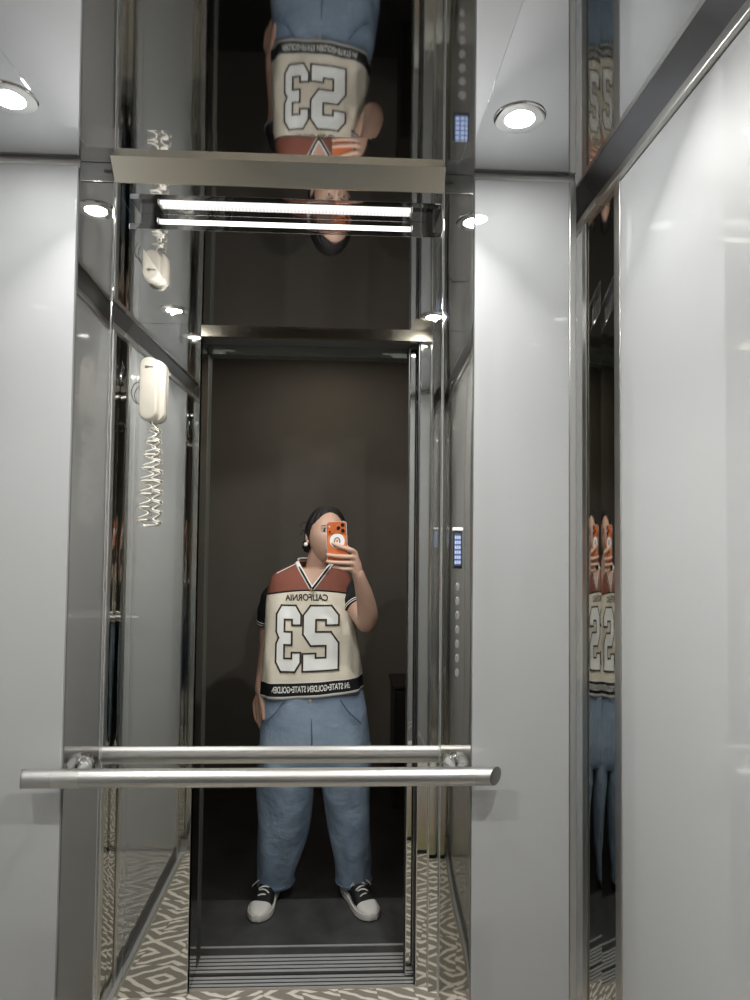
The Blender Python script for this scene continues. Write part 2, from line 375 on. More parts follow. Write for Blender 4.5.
# front wall: polished returns either side of the doorway and a header
bm = bmesh.new(); box(bm, (OX0, YF-0.022, OZ), (OX1, YF-0.001, CZ)); wf = finish(bm, 'header', 'wall_front', structure=True)
for x0, x1, cs in ((XL, OX0, 1), (OX1, XR, -1)):
    c0, c1 = (x0, x0+0.05) if cs > 0 else (x1-0.05, x1)
    p0, p1 = (x0+0.05, x1) if cs > 0 else (x0, x1-0.05)
    bm = bmesh.new(); box(bm, (x0-(0.03 if cs > 0 else 0), YF-0.03, 0), (x1+(0.03 if cs < 0 else 0), YF-0.004, CZ)); finish(bm, 'satin', 'return_backing', wf)
    bm = bmesh.new(); strip(bm, (c1, YF, 0), (c0, YF, 0), (c1, YF, CZ), (c0, YF, CZ), 0.00022, 28, 2); finish(bm, 'steel', 'corner_strip', wf, True)
    bm = bmesh.new(); box(bm, (p0, YF-0.006, 0), (p1, YF+0.001, CZ), 0.001, 2); finish(bm, 'steel', 'polished_return', wf, True, 30)
# doorway trims
bm = bmesh.new(); box(bm, (OX0-0.012, 0.115, 0.0), (OX0, YF-0.004, OZ), 0.002, 2); finish(bm, 'steel', 'trim_1', None, True, 30, structure=True)
bm = bmesh.new(); box(bm, (-0.52, 0.03, 0.0), (-0.480, 0.095, 2.16), 0.002, 2); box(bm, (-0.52, 0.03, 2.128), (0.40, 0.095, 2.20), 0.002, 2); finish(bm, 'frame', 'trim_2', None, True, 30, structure=True)
bm = bmesh.new(); box(bm, (OX0-0.012, 0.10, OZ+0.012), (OX1+0.15, YF-0.024, OZ+0.03)); finish(bm, 'groove', 'trim_3', None, structure=True)
# sliding door leaves, parked one behind the other in the right-hand pocket
for n, x0, y0, y1 in ((1, 0.258, 0.196, 0.226), (2, 0.230, 0.128, 0.158)):
    bm = bmesh.new(); box(bm, (x0, y0, 0.006), (x0+0.36, y1, OZ+0.008), 0.0035, 3); o = finish(bm, 'steel', 'door_%d' % n, None, True, 30, structure=True)
    bm = bmesh.new(); box(bm, (x0-0.004, y0+0.009, 0.01), (x0+0.002, y1-0.009, OZ), 0.001, 1); finish(bm, 'black_plastic', 'edge_seal', o, True, 30)
# sills
def sill(y0, y1, label):
    bm = bmesh.new(); prof = []; n = 5 if y1-y0 > 0.08 else 3; wv = (y1-y0)/n
    ys = [y0]; zs = [0.0]
    for k in range(n):
        a = y0+k*wv
        prof += [(a+wv*0.05, 0.0), (a+wv*0.72, 0.0), (a+wv*0.74, -0.004), (a+wv*1.0, -0.004)]
    prof = [(y0, -0.03), (y0, 0.0)]+prof+[(y1-0.001, 0.0), (y1, -0.03)]
    loft(bm, [[Vector((x, y, z)) for y, z in prof] for x in (-0.62, 0.66)])
    for f in bm.faces: f.material_index = 1 if f.calc_center_median().z < -0.002 and len(f.verts) == 4 else 0
    return tag(finish(bm, ['aluminium', 'groove'], 'door_sill', None, base=(0, (y0+y1)/2, 0)), label, 'door sill')
sill(0.138, 0.1945, 'grooved metal door sill next to the carpet mat')
sill(0.022, 0.124, 'grooved metal door sill next to the dark hall floor')
bm = bmesh.new(); box(bm, (-0.62, 0.122, -0.05), (0.66, 0.14, -0.02)); finish(bm, 'groove', 'trim_4', None, structure=True)

# hall behind the photographer
bm = bmesh.new(); box(bm, (-0.75, -0.029, 0.0), (0.75, -0.020, 0.0025)); finish(bm, 'aluminium', 'trim_5', None, structure=True)
bm = bmesh.new(); box(bm, (-0.75, -0.345, -0.05), (0.75, 0.0218, 0.0)); finish(bm, 'stone', 'floor', structure=True)
bm = bmesh.new(); box(bm, (-1.7, -1.56, -0.05), (1.7, -0.3455, -0.001)); finish(bm, 'hall_floor', 'floor', structure=True)
bm = bmesh.new(); box(bm, (-1.7, -1.60, -0.05), (1.7, -1.55, 2.55)); finish(bm, 'hall_wall', 'wall_hall', structure=True)
for x in (-1.7, 1.7):
    bm = bmesh.new(); box(bm, (x-0.02, -1.56, -0.05), (x+0.02, 0.06, 2.55)); finish(bm, 'hall_wall', 'wall_hall', structure=True)
bm = bmesh.new(); box(bm, (-1.7, 0.022, -0.05), (-0.5205, 0.06, 2.55)); box(bm, (0.62, 0.022, -0.05), (1.7, 0.06, 2.55)); box(bm, (-0.5205, 0.022, 2.2005), (0.62, 0.06, 2.55)); finish(bm, 'hall_wall', 'wall_hall', structure=True)
bm = bmesh.new(); box(bm, (-1.7, -1.6, 2.55), (1.7, 0.06, 2.6)); finish(bm, 'hall_ceiling', 'ceiling', structure=True)
hl = bpy.data.lights.new('hall_lamp', 'AREA'); hl.shape = 'DISK'; hl.size = 1.1; hl.energy = HALL_W; hl.color = (1.0, 0.9, 0.76)
ho = bpy.data.objects.new('hall_lamp', hl); COL.objects.link(ho); ho.location = (-0.1, -0.75, 2.53)

# ------------------------------------------------------------------ dropped ceiling panel with its light strip
cp = thing('ceiling_panel', (-0.126, 0.755, PZ), 'dark polished drop panel in the middle of the ceiling, white light strip along its rear edge', 'ceiling panel')
DX0, DX1, DY0, DY1 = -0.459, 0.206, 0.415, 1.092
def tilt_panel(bm):      # the panel hangs about half a degree low at the front
    for v in bm.verts:
        if v.co.z < PZ+0.013: v.co.z -= (DY1-v.co.y)*math.tan(math.radians(0.55))
bm = bmesh.new(); box(bm, (DX0, DY0, PZ), (DX1, DY1, PZ+0.012), 0.0008, 2)
box(bm, (DX0+0.02, DY0+0.02, PZ+0.012), (DX1-0.02, DY1-0.01, CZ-0.0005)); tilt_panel(bm); finish(bm, 'steel_ceiling', 'panel', cp, True, 30)
bm = bmesh.new(); box(bm, (DX0, DY1-0.0085, CZ-0.004), (DX1, YB-0.035, CZ-0.0005), 0.0008, 2); finish(bm, 'steel_ceiling', 'slot_liner', cp, True, 30)
bm = bmesh.new(); box(bm, (-0.395, DY1-0.006, PZ+0.0145), (0.138, DY1+0.005, PZ+0.0205), 0.001, 2); st = finish(bm, 'led', 'light_strip', cp, True, 30)
for x in (-0.399, 0.138):
    bm = bmesh.new(); box(bm, (x, DY1-0.006, PZ+0.0125), (x+0.004, DY1+0.007, PZ+0.023), 0.001, 1); finish(bm, 'satin', 'strip_end', st, True, 30)

# ------------------------------------------------------------------ downlights
def downlight(x, y, label):
    z = CZ
    d = thing('ceiling_downlight', (x, y, z), label, 'ceiling light', 'round ceiling downlights')
    bm = bmesh.new(); lathe(bm, [(0.0232, -0.0012), (0.0238, -0.0040), (0.0262, -0.0048), (0.040, -0.0034), (0.0415, -0.0018), (0.042, -0.0002), (0.0232, -0.0002)], (x, y, z), 'Z', 48); finish(bm, 'chrome', 'bezel', d, True, 35)
    aim = Vector((-0.126-x, 0.745-y, -1.0)); aim.x *= TILT; aim.y *= TILT if y > 0.7 else -0.25     # light turned under a flat lens, to even the walls and brighten the doorway
    rot = aim.to_track_quat('-Z', 'Y').to_matrix()
    bm = bmesh.new(); lathe(bm, [(0.0230, -0.0006), (0.0230, -0.0034), (0.012, -0.0040), (0.001, -0.0042)], (x, y, z), 'Z', 40)
    finish(bm, 'lamp', 'lens', d, True, 50)
    ld = bpy.data.lights.new('downlight_glow', 'AREA'); ld.shape = 'DISK'; ld.size = 0.018; ld.energy = DOWN_W*(0.85 if x < 0 else 1.0); ld.spread = math.radians(SPREAD); ld.color = (1.0, 0.985, 0.955)
    lo = bpy.data.objects.new('downlight_glow', ld); COL.objects.link(lo); lo.parent = d; lo.location = (0, 0, -0.0095); lo.rotation_euler = rot.to_euler()
downlight(-0.531, 1.088, 'round lit downlight in the ceiling by the left back panel')
downlight(0.279, 1.088, 'round lit downlight in the ceiling by the right back panel')
downlight(-0.531, 0.403, 'round lit downlight above the wall handset, seen in the mirror')
downlight(0.279, 0.403, 'round lit downlight above the control panel, seen in the mirror')

# ------------------------------------------------------------------ handrail
RY, RZ, RR = 1.219, CAMZ-0.4325, 0.0155
hr = thing('handrail', (-0.135, RY, RZ), 'horizontal brushed steel handrail tube across the mirror', 'handrail')
bm = bmesh.new()
x0, x1 = -0.538, 0.285; seg = 48
def rail_ring(xc, sl): return [Vector((xc+sl*RR*math.sin(2*PI*k/seg), RY+RR*math.sin(2*PI*k/seg), RZ+RR*math.cos(2*PI*k/seg))) for k in range(seg)]
loft(bm, [rail_ring(x0, -0.25), rail_ring(-0.5, 0), rail_ring(0.22, 0), rail_ring(x1-0.012, 0.85)], False, False); finish(bm, 'brushed', 'rail_tube', hr, True)
bm = bmesh.new(); loft(bm, [rail_ring(x0+0.0002, -0.25), rail_ring(x0+0.003, -0.25)]); finish(bm, 'satin', 'end_cap', hr)
bm = bmesh.new(); loft(bm, [rail_ring(x1-0.0122, 0.85), rail_ring(x1-0.0115, 0.85)]); finish(bm, 'flank_trim', 'end_cap', hr)  # grey colour stands in for the dark hall reflected in this end
for x in (-0.462, 0.212):
    bm = bmesh.new(); lathe(bm, [(RR+0.0004, -0.022), (RR+0.0004, 0.022)], (x, RY, RZ), 'X', 48); finish(bm, 'satin', 'collar', hr, True, 40)
    bm = bmesh.new(); lathe(bm, [(0.007, 0.008), (0.0075, 0.016), (0.009, 0.026), (0.013, 0.038), (0.020, 0.050), (0.0245, 0.0575), (0.0245, 0.0605)], (x, RY, RZ), 'Y', 40); b = finish(bm, 'chrome', 'bracket', hr, True, 35)
    for a in (40, 160, 280):
        bm = bmesh.new(); ellipsoid(bm, (x+0.0195*math.cos(math.radians(a)), RY+0.052, RZ+0.0195*math.sin(math.radians(a))), (0.0028, 0.002, 0.0028), None, 2); finish(bm, 'chrome', 'screw', b, True)

# ------------------------------------------------------------------ carpet mat
cmx0, cmx1, cmy0, cmy1, cr = XL+0.028, XR-0.028, 0.222, YB-0.03, 0.035
cm = thing('carpet_mat', ((cmx0+cmx1)/2, (cmy0+cmy1)/2, 0), 'taupe carpet mat with a cream meander pattern on the lift floor', 'carpet')
def rrect(x0, x1, y0, y1, r, n=8):
    out = []
    for cx, cy_, a0 in ((x1-r, y1-r, 0), (x0+r, y1-r, 90), (x0+r, y0+r, 180), (x1-r, y0+r, 270)):
        for k in range(n+1):
            a = math.radians(a0+90*k/n); out.append((cx+r*math.cos(a), cy_+r*math.sin(a)))
    return out
bm = bmesh.new(); rr = rrect(cmx0, cmx1, cmy0, cmy1, cr); loft(bm, [[Vector((x, y, z)) for x, y in rr] for z in (0.0005, 0.010)]); finish(bm, 'carpet', 'pile', cm)
bm = bmesh.new(); pts = [Vector((x, y, 0.0075)) for x, y in rr]; pts.append(pts[0]); pts.append(pts[1]); tube(bm, pts, 0.0062, 10, False); finish(bm, 'binding', 'edge_binding', cm, True)

# ------------------------------------------------------------------ wall handset on the left return
hx, hy, hz = -0.628, YF+0.0012, CAMZ+0.44
ih = thing('intercom_handset', (hx, hy, hz), 'ivory intercom handset hung on the polished panel left of the doorway, coiled cord below', 'intercom')
def capsule(x, z, hw, hh, n=14, p=1.0):
    out = []
    for k in range(n+1): a = PI*k/n; out.append((x+hw*math.cos(a), z+hh-hw*p+hw*p*math.sin(a)))
    for k in range(n+1): a = PI+PI*k/n; out.append((x+hw*math.cos(a), z-hh+hw*p+hw*p*math.sin(a)))
    return out
def cap_loft(bm, secs):
    loft(bm, [[Vector((x, y, z)) for x, z in capsule(cx, cz, hw, hh, 14, 0.95)] for cx, cz, hw, hh, y in secs])
bm = bmesh.new(); cap_loft(bm, [(hx+0.008, hz-0.002, 0.033, 0.104, hy), (hx+0.008, hz-0.002, 0.034, 0.105, hy+0.006), (hx+0.008, hz-0.002, 0.033, 0.104, hy+0.024), (hx+0.008, hz-0.002, 0.029, 0.100, hy+0.028)]); finish(bm, 'ivory', 'cradle', ih, True, 50)
bm = bmesh.new(); R = []
for k in range(13):                                   # receiver: two lobes and a waisted back
    t = k/12; y = hy+0.0285+0.030*math.sin(t*PI/2)
    s = math.cos(t*PI/2)**0.35 if t < 1 else 0.0
    hw, hh = 0.0305-0.012*(1-s), 0.105-0.016*(1-s)
    R.append([Vector((x, y, z)) for x, z in capsule(hx-0.004, hz, hw, hh, 14, 0.97)])
loft(bm, R); rc = finish(bm, 'ivory', 'receiver', ih, True, 50)
bm = bmesh.new()
sq = [(-0.014+0.0008*k, 0.0024*math.sin(k*1.5)*(1 if k < 20 else 2.2)) for k in range(34)]
tube(bm, [Vector((hx-0.002-(a), hy+0.0590, hz+0.070+b)) for a, b in sq], 0.0007, 6); finish(bm, 'mark', 'logo', rc, True)
# coiled cord: down, up and down again, a springy tangle
bm = bmesh.new()
def coil(p0, p1, turns, r, n, ph=0.0):
    out = []
    for k in range(n+1):
        t = k/n; a = 2*PI*turns*t+ph; c = Vector(p0).lerp(Vector(p1), t); rr_ = r*(0.75+0.35*math.sin(t*PI))
        out.append(c+Vector((rr_*math.cos(a), 0.45*rr_*math.sin(a), 0.006*math.sin(a*0.5+ph))))
    return out
top = Vector((hx+0.006, hy+0.030, hz-0.112)); 
path = [Vector((hx+0.004, hy+0.028, hz-0.099)), Vector((hx+0.005, hy+0.030, hz-0.112))]
path += coil((hx+0.006, hy+0.028, hz-0.125), (hx-0.022, hy+0.026, hz-0.445), 15, 0.017, 360)
path += coil((hx-0.014, hy+0.034, hz-0.450), (hx+0.020, hy+0.022, hz-0.430), 1.0, 0.010, 24, 1.2)
path += coil((hx+0.022, hy+0.020, hz-0.440), (hx+0.012, hy+0.016, hz-0.120), 19, 0.012, 420, 0.8)
tube(bm, path, 0.0023, 7); finish(bm, 'cord', 'coiled_cord', ih, True)
bm = bmesh.new(); wp = catmull([(hx-0.024, hy+0.018, hz+0.022), (hx-0.040, hy+0.022, hz+0.026), (hx-0.058, hy+0.022, hz+0.018), (hx-0.068, hy+0.018, hz-0.006), (hx-0.060, hy+0.014, hz-0.034), (hx-0.040, hy+0.012, hz-0.046), (hx-0.022, hy+0.010, hz-0.046)], 8)
tube(bm, wp, 0.0013, 8); finish(bm, 'mark', 'cable', ih, True)

# ------------------------------------------------------------------ control panel on the right return
kx, ky = 0.388, YF+0.0012
kp = thing('control_panel', (kx, ky, 1.30), 'polished lift control panel right of the doorway with a small blue screen above round buttons', 'control panel')
bm = bmesh.new(); rr = rrect(kx-0.046, kx+0.046, 0.80, 2.02, 0.030); loft(bm, [[Vector((kx+(x-kx)*q, ky+d, 1.41+(z-1.41)*(1-(1-q)*0.1))) for x, z in rr] for d, q in ((0.0, 1.0), (0.005, 1.0), (0.0075, 0.96))]); fp = finish(bm, 'steel', 'faceplate', kp, True, 25)
bm = bmesh.new(); box(bm, (kx-0.030, ky+0.006, 1.385), (kx+0.030, ky+0.011, 1.512), 0.002, 2); ds = finish(bm, 'black_plastic', 'display', kp, True, 30)
bm = bmesh.new(); box(bm, (kx-0.036, ky+0.006, 1.5125), (kx+0.036, ky+0.013, 1.522), 0.002, 2); finish(bm, 'screen_bar', 'light_bar', ds, True, 30)
bm = bmesh.new(); box(bm, (kx-0.024, ky+0.0105, 1.395), (kx+0.024, ky+0.0118, 1.503), 0.0005, 1); finish(bm, 'screen', 'screen', ds)
bm = bmesh.new()
for r in range(6):
    for c in range(3): box(bm, (kx-0.020+c*0.0145, ky+0.0116, 1.401+r*0.0165), (kx-0.009+c*0.0145, ky+0.0124, 1.412+r*0.0165), 0.001, 1)
finish(bm, 'screen_icon', 'screen_icons', ds)
for k in range(7):
    z = 1.325-0.047*k
    bm = bmesh.new(); lathe(bm, [(0.0135, 0.006), (0.0135, 0.0095), (0.0115, 0.0105), (0.0108, 0.0095), (0.009, 0.0112), (0.001, 0.0120)], (kx, ky, z), 'Y', 28); finish(bm, 'button', 'button', kp, True, 30)

# ------------------------------------------------------------------ pale bag in the back right corner
bx0, bx1, by0, by1, bh = 0.262, 0.452, 1.155, 1.262, 0.46
pb = thing('shopping_bag', ((bx0+bx1)/2, (by0+by1)/2, 0.0105), 'pale pastel shopping bag standing on the carpet in the right back corner', 'bag')
bm = bmesh.new(); cx_, cy_ = (bx0+bx1)/2, (by0+by1)/2; R = []
for z, q, qy in ((0.012, 0.96, 0.94), (0.03, 1.0, 1.0), (0.2, 1.0, 0.96), (0.36, 0.99, 0.80), (bh, 0.97, 0.62)):
    R.append([Vector((cx_+(x-cx_)*q, cy_+(y-cy_)*qy, z)) for x, y in rrect(bx0, bx1, by0, by1, 0.02, 5)])
loft(bm, R, True, False); bo = finish(bm, 'bag', 'bag_body', pb, True, 40); so = bo.modifiers.new('thickness', 'SOLIDIFY'); so.thickness = 0.0015
bm = bmesh.new(); rr = rrect(bx0, bx1, by0, by1, 0.02, 5); loft(bm, [[Vector((cx_+(x-cx_)*1.01, cy_+(y-cy_)*1.01, z)) for x, y in rr] for z in (0.0108, 0.028)]); finish(bm, 'black_plastic', 'base', pb)
for y in (cy_-0.032, cy_+0.032):
    bm = bmesh.new(); tube(bm, catmull([(cx_-0.045, y, bh-0.03), (cx_-0.042, y, bh+0.03), (cx_-0.018, y, bh+0.085), (cx_+0.018, y, bh+0.085), (cx_+0.042, y, bh+0.03), (cx_+0.045, y, bh-0.03)], 6), 0.003, 8); finish(bm, 'cord', 'handle', pb, True)

# dark cabinet against the hall wall
cb = thing('cabinet', (0.53, -1.36, 0), 'low dark cabinet against the hall wall, right of the person in the mirror', 'cabinet')
bm = bmesh.new(); box(bm, (0.295, -1.545, 0.0), (0.80, -1.25, 0.64), 0.003, 2); box(bm, (0.285, -1.546, 0.64), (0.81, -1.235, 0.662), 0.003, 2); finish(bm, 'dark_wood', 'body', cb, True, 30)
for x0 in (0.302, 0.551):
    bm = bmesh.new(); box(bm, (x0, -1.2495, 0.06), (x0+0.242, -1.233, 0.63), 0.003, 2); d = finish(bm, 'dark_wood', 'door', cb, True, 30)
    kx_ = 0.520 if x0 < 0.4 else 0.575
    bm = bmesh.new(); lathe(bm, [(0.005, 0.0), (0.005, 0.010), (0.010, 0.016), (0.008, 0.022), (0.001, 0.024)], (kx_, -1.233, 0.40), 'Y', 20); finish(bm, 'satin', 'knob', d, True, 40)

# ------------------------------------------------------------------ the person
pr = thing('person', (-0.11, -0.31, 0.0), 'person in cream number 23 jersey and wide blue jeans holding up an orange phone', 'person')
HC = Vector((-0.066, -0.285, 1.484)); HR = Matrix.Rotation(math.radians(-17), 3, 'Z') @ Matrix.Rotation(math.radians(3), 3, 'Y')
def hp(x, y, z): return HC+HR @ Vector((x, y, z))
def head_pt(x, y, z, grow=0.0):
    rx, ry, rz = 0.0735+grow, 0.093+grow, 0.1125+grow
    px, py, pz = x*rx, y*ry, z*rz
    if z < 0:
        t = -z
        px *= 1-0.34*t**1.6
        py = py*(1-0.42*t) if y < 0 else py*(1-0.10*t)
        if y > 0: py += 0.006*t*t
    if y > 0:
        py *= 0.95
        py -= 0.004*math.exp(-((z-0.18)/0.12)**2)*math.exp(-((abs(x)-0.42)/0.22)**2)      # eye sockets
        py += 0.003*math.exp(-((z+0.15)/0.2)**2)*math.exp(-((abs(x)-0.5)/0.25)**2)         # cheeks
    return px, py, pz
bm = bmesh.new()
q = bmesh.ops.create_icosphere(bm, subdivisions=5, radius=1.0)
for v in q['verts']:
    v.co = hp(*head_pt(*v.co))
tube(bm, [hp(0, 0.086, 0.024), hp(0, 0.094, 0.004), hp(0, 0.101, -0.016), hp(0, 0.100, -0.026)], [0.006, 0.0075, 0.0095, 0.009], 12)
for s in (-1, 1):
    ellipsoid(bm, hp(s*0.0095, 0.092, -0.026), (0.007, 0.008, 0.006), HR, 2)
    ellipsoid(bm, hp(s*0.078, -0.008, -0.004), (0.008, 0.017, 0.030), HR @ Matrix.Rotation(math.radians(s*-18), 3, 'Z'), 3)
    ellipsoid(bm, hp(s*0.076, 0.000, -0.030), (0.006, 0.008, 0.009), HR, 2)
ellipsoid(bm, hp(0, 0.082, -0.098), (0.016, 0.013, 0.013), HR, 3)
tube(bm, [(-0.105, -0.335, 1.27), (-0.100, -0.330, 1.33), (-0.088, -0.312, 1.40), (-0.075, -0.300, 1.45)], [0.066, 0.054, 0.051, 0.053], 24)
JS = [(0.853, -0.113, -0.31, 0.205, 0.135), (1.00, -0.122, -0.31, 0.196, 0.130), (1.15, -0.128, -0.312, 0.183, 0.126), (1.25, -0.127, -0.318, 0.180, 0.118),
      (1.295, -0.127, -0.322, 0.172, 0.108), (1.328, -0.124, -0.326, 0.152, 0.094), (1.358, -0.112, -0.328, 0.102, 0.082), (1.385, -0.103, -0.330, 0.068, 0.068)]
def jsec(z):
    if z <= JS[0][0]: return JS[0][1:]
    for i in range(len(JS)-1):
        if z <= JS[i+1][0]:
            t = (z-JS[i][0])/(JS[i+1][0]-JS[i][0])
            p0 = JS[max(i-1, 0)]; p1 = JS[i]; p2 = JS[i+1]; p3 = JS[min(i+2, len(JS)-1)]
            out = []
            for k in range(1, 5):
                m1 = (p2[k]-p0[k])/(p2[0]-p0[0])*(p2[0]-p1[0]); m2 = (p3[k]-p1[k])/(p3[0]-p1[0])*(p2[0]-p1[0])
                h = t*t*(3-2*t); out.append(p1[k]*(1-h)+p2[k]*h+m1*(t**3-2*t*t+t)+m2*(t**3-t*t))
            return out
    return JS[-1][1:]
NE = 2.5
def super_ring(cx, cy_, a, b, z, n=64, e=NE):
    R = []
    for k in range(n):
        t = 2*PI*k/n; c, s = math.cos(t), math.sin(t)
        R.append(Vector((cx+a*math.copysign(abs(c)**(2/e), c), cy_+b*math.copysign(abs(s)**(2/e), s), z)))
    return R
loft(bm, [super_ring(c[0], c[1], c[2]*k, c[3]*k2, z) for z, k, k2 in ((0.60, 0.72, 0.75), (0.75, 0.80, 0.80), (0.90, 0.80, 0.80), (1.05, 0.82, 0.82), (1.18, 0.90, 0.88), (1.255, 0.93, 0.93), (1.295, 0.93, 0.94), (1.325, 0.92, 0.93), (1.350, 0.86, 0.86)) for c in (jsec(z),)])
ARM_R = [((0.004, -0.322, 1.266), 0.045), ((0.050, -0.264, 1.214), 0.043), ((0.090, -0.200, 1.158), 0.041), ((0.099, -0.170, 1.150), 0.040), ((0.101, -0.138, 1.190), 0.040), ((0.088, -0.095, 1.258), 0.034), ((0.070, -0.055, 1.318), 0.0255), ((0.061, -0.042, 1.345), 0.0235)]
def limb(bm, spec, n=6, seg=20):
    P = catmull([tuple(p)+(r,) for p, r in spec], n); tube(bm, [p[:3] for p in P], [p[3] for p in P], seg)
limb(bm, ARM_R)
ARM_L = [((-0.240, -0.325, 1.270), 0.052), ((-0.290, -0.338, 1.19), 0.046), ((-0.300, -0.360, 1.08), 0.039), ((-0.300, -0.356, 1.02), 0.037), ((-0.310, -0.335, 0.94), 0.033), ((-0.322, -0.308, 0.872), 0.0245), ((-0.322, -0.302, 0.850), 0.0225)]
limb(bm, ARM_L)
# right hand: metacarpals from the wrist, four fingers across the back of the phone, thumb on its screen side
wr = (0.062, -0.040, 1.340)
fingers = [
    ([(0.0475, -0.020, 1.425), (0.036, -0.0075, 1.434), (0.018, -0.0025, 1.440), (-0.010, -0.0025, 1.449), (-0.034, -0.003, 1.459)], [0.0105, 0.0095, 0.0085, 0.0078, 0.0066]),
    ([(0.0455, -0.017, 1.404), (0.033, -0.0055, 1.4095), (0.012, -0.0020, 1.411), (-0.022, -0.0020, 1.413), (-0.053, -0.003, 1.417)], [0.0105, 0.0095, 0.0085, 0.0078, 0.0066]),
    ([(0.0415, -0.016, 1.383), (0.029, -0.0060, 1.387), (0.008, -0.0025, 1.388), (-0.022, -0.0025, 1.389), (-0.054, -0.004, 1.392)], [0.0100, 0.0090, 0.0080, 0.0073, 0.0062]),
    ([(0.0370, -0.018, 1.363), (0.024, -0.0100, 1.365), (0.006, -0.0080, 1.366), (-0.014, -0.0110, 1.369), (-0.032, -0.0170, 1.372)], [0.0092, 0.0082, 0.0072, 0.0066, 0.0056])]
for pts, rr in fingers:
    P = catmull([p+(r,) for p, r in zip(pts, rr)], 5); tube(bm, [p[:3] for p in P], [p[3] for p in P], 14)
    P = catmull([wr+(0.017,), tuple(0.5*(a+b) for a, b in zip(wr, pts[0]))+(0.0145,), pts[0]+(rr[0]*1.03,)], 4); tube(bm, [p[:3] for p in P], [p[3] for p in P], 14)
P = catmull([(0.062, -0.048, 1.352, 0.016), (0.058, -0.058, 1.385, 0.0140), (0.043, -0.053, 1.418, 0.0110), (0.022, -0.042, 1.440, 0.0098), (0.002, -0.0365, 1.452, 0.0080)], 5)
tube(bm, [p[:3] for p in P], [p[3] for p in P], 14)
# left hand hanging, slightly curled
for i, (yy, ln) in enumerate(((-0.268, 0.094), (-0.286, 0.104), (-0.303, 0.098), (-0.318, 0.080))):
    k = (-0.303-0.0150*i, yy, 0.790+0.003*i)
    P = catmull([(-0.322, -0.300, 0.850, 0.0165), ((-0.322+k[0])/2, (yy-0.300)/2, 0.822, 0.0135), k+(0.0105,)], 4); tube(bm, [p[:3] for p in P], [p[3] for p in P], 12)
    P = catmull([k+(0.0102,), (k[0]+0.003, yy+0.006, k[2]-ln*0.42, 0.0088), (k[0]+0.008, yy+0.011, k[2]-ln*0.76, 0.0078), (k[0]+0.015, yy+0.009, k[2]-ln*0.97, 0.0064)], 5); tube(bm, [p[:3] for p in P], [p[3] for p in P], 12)
P = catmull([(-0.320, -0.288, 0.846, 0.0145), (-0.312, -0.262, 0.815, 0.0120), (-0.304, -0.247, 0.782, 0.0095), (-0.302, -0.240, 0.757, 0.0075)], 5); tube(bm, [p[:3] for p in P], [p[3] for p in P], 12)
# legs inside the jeans, down into the shoes
for a, k, f in (((-0.20, -0.31, 0.68), (-0.222, -0.305, 0.40), (-0.264, -0.385, 0.09)), ((-0.02, -0.31, 0.68), (0.040, -0.305, 0.40), (0.062, -0.378, 0.09))):
    limb(bm, [(a, 0.085), (tuple(0.5*(x+y) for x, y in zip(a, k)), 0.075), (k, 0.058), (tuple(0.6*x+0.4*y for x, y in zip(k, f)), 0.056), (f, 0.038)])
body = finish(bm, 'skin', 'body', pr); fuse(body, 0.0026, 5, 0.5)

# face pieces
for s in (-1, 1):
    bm = bmesh.new(); ellipsoid(bm, hp(s*0.031, 0.0765, 0.021), (0.0125, 0.006, 0.0050), HR @ Matrix.Rotation(math.radians(s*-14), 3, 'Z'), 3); e = finish(bm, 'eye_white', 'eye', pr, True)
    bm = bmesh.new(); ellipsoid(bm, hp(s*0.031, 0.0812, 0.021), (0.0052, 0.0022, 0.0050), HR, 2); finish(bm, 'iris', 'iris', e, True)
    bm = bmesh.new(); tube(bm, [hp(s*0.014, 0.0872, 0.036), hp(s*0.028, 0.0862, 0.041), hp(s*0.044, 0.0765, 0.038)], [0.0022, 0.0032, 0.0016], 8, flat=0.6); finish(bm, 'hair', 'eyebrow', pr, True)
    bm = bmesh.new(); tube(bm, [hp(s*0.019, 0.0835, 0.0265), hp(s*0.031, 0.0845, 0.0275), hp(s*0.044, 0.0770, 0.0235)], [0.0010, 0.0014, 0.0008], 8); finish(bm, 'hair', 'eyelid_line', pr, True)
bm = bmesh.new()
tube(bm, [hp(-0.021, 0.0800, -0.055), hp(-0.008, 0.0885, -0.0525), hp(0, 0.0892, -0.0535), hp(0.008, 0.0885, -0.0525), hp(0.021, 0.0800, -0.055)], [0.0012, 0.0034, 0.0034, 0.0034, 0.0012], 10)
tube(bm, [hp(-0.019, 0.0800, -0.0575), hp(-0.007, 0.0878, -0.0605), hp(0.007, 0.0878, -0.0605), hp(0.019, 0.0800, -0.0575)], [0.0012, 0.0042, 0.0042, 0.0012], 10)
finish(bm, 'lip', 'lips', pr, True)
# hair: a close cap combed back from the forehead, a low bun behind
bm = bmesh.new()
q = bmesh.ops.create_icosphere(bm, subdivisions=6, radius=1.0)
kill = []
for v in q['verts']:
    x, y, z = v.co
    line = 0.84-0.22*(abs(x)/0.6)**2 if y > 0.30 else (0.84-0.22*(abs(x)/0.6)**2)-(0.30-y)*1.75      # hairline drops behind the ears
    line = max(line, -0.62)
    if z < line-0.02: kill.append(v); continue
    g = 0.013*min(1.0, max(0.0, (z-line)*5)+0.25)
    a = math.atan2(y, x)
    g += 0.0012*math.sin(a*26+z*5)
    v.co = hp(*head_pt(x, y, z, g))
bmesh.ops.delete(bm, geom=kill, context='VERTS')
hr_ = finish(bm, 'hair', 'hair', pr, True); so = hr_.modifiers.new('thickness', 'SOLIDIFY'); so.thickness = 0.006; so.offset = -1
bm = bmesh.new(); q = bmesh.ops.create_icosphere(bm, subdivisions=4, radius=1.0)
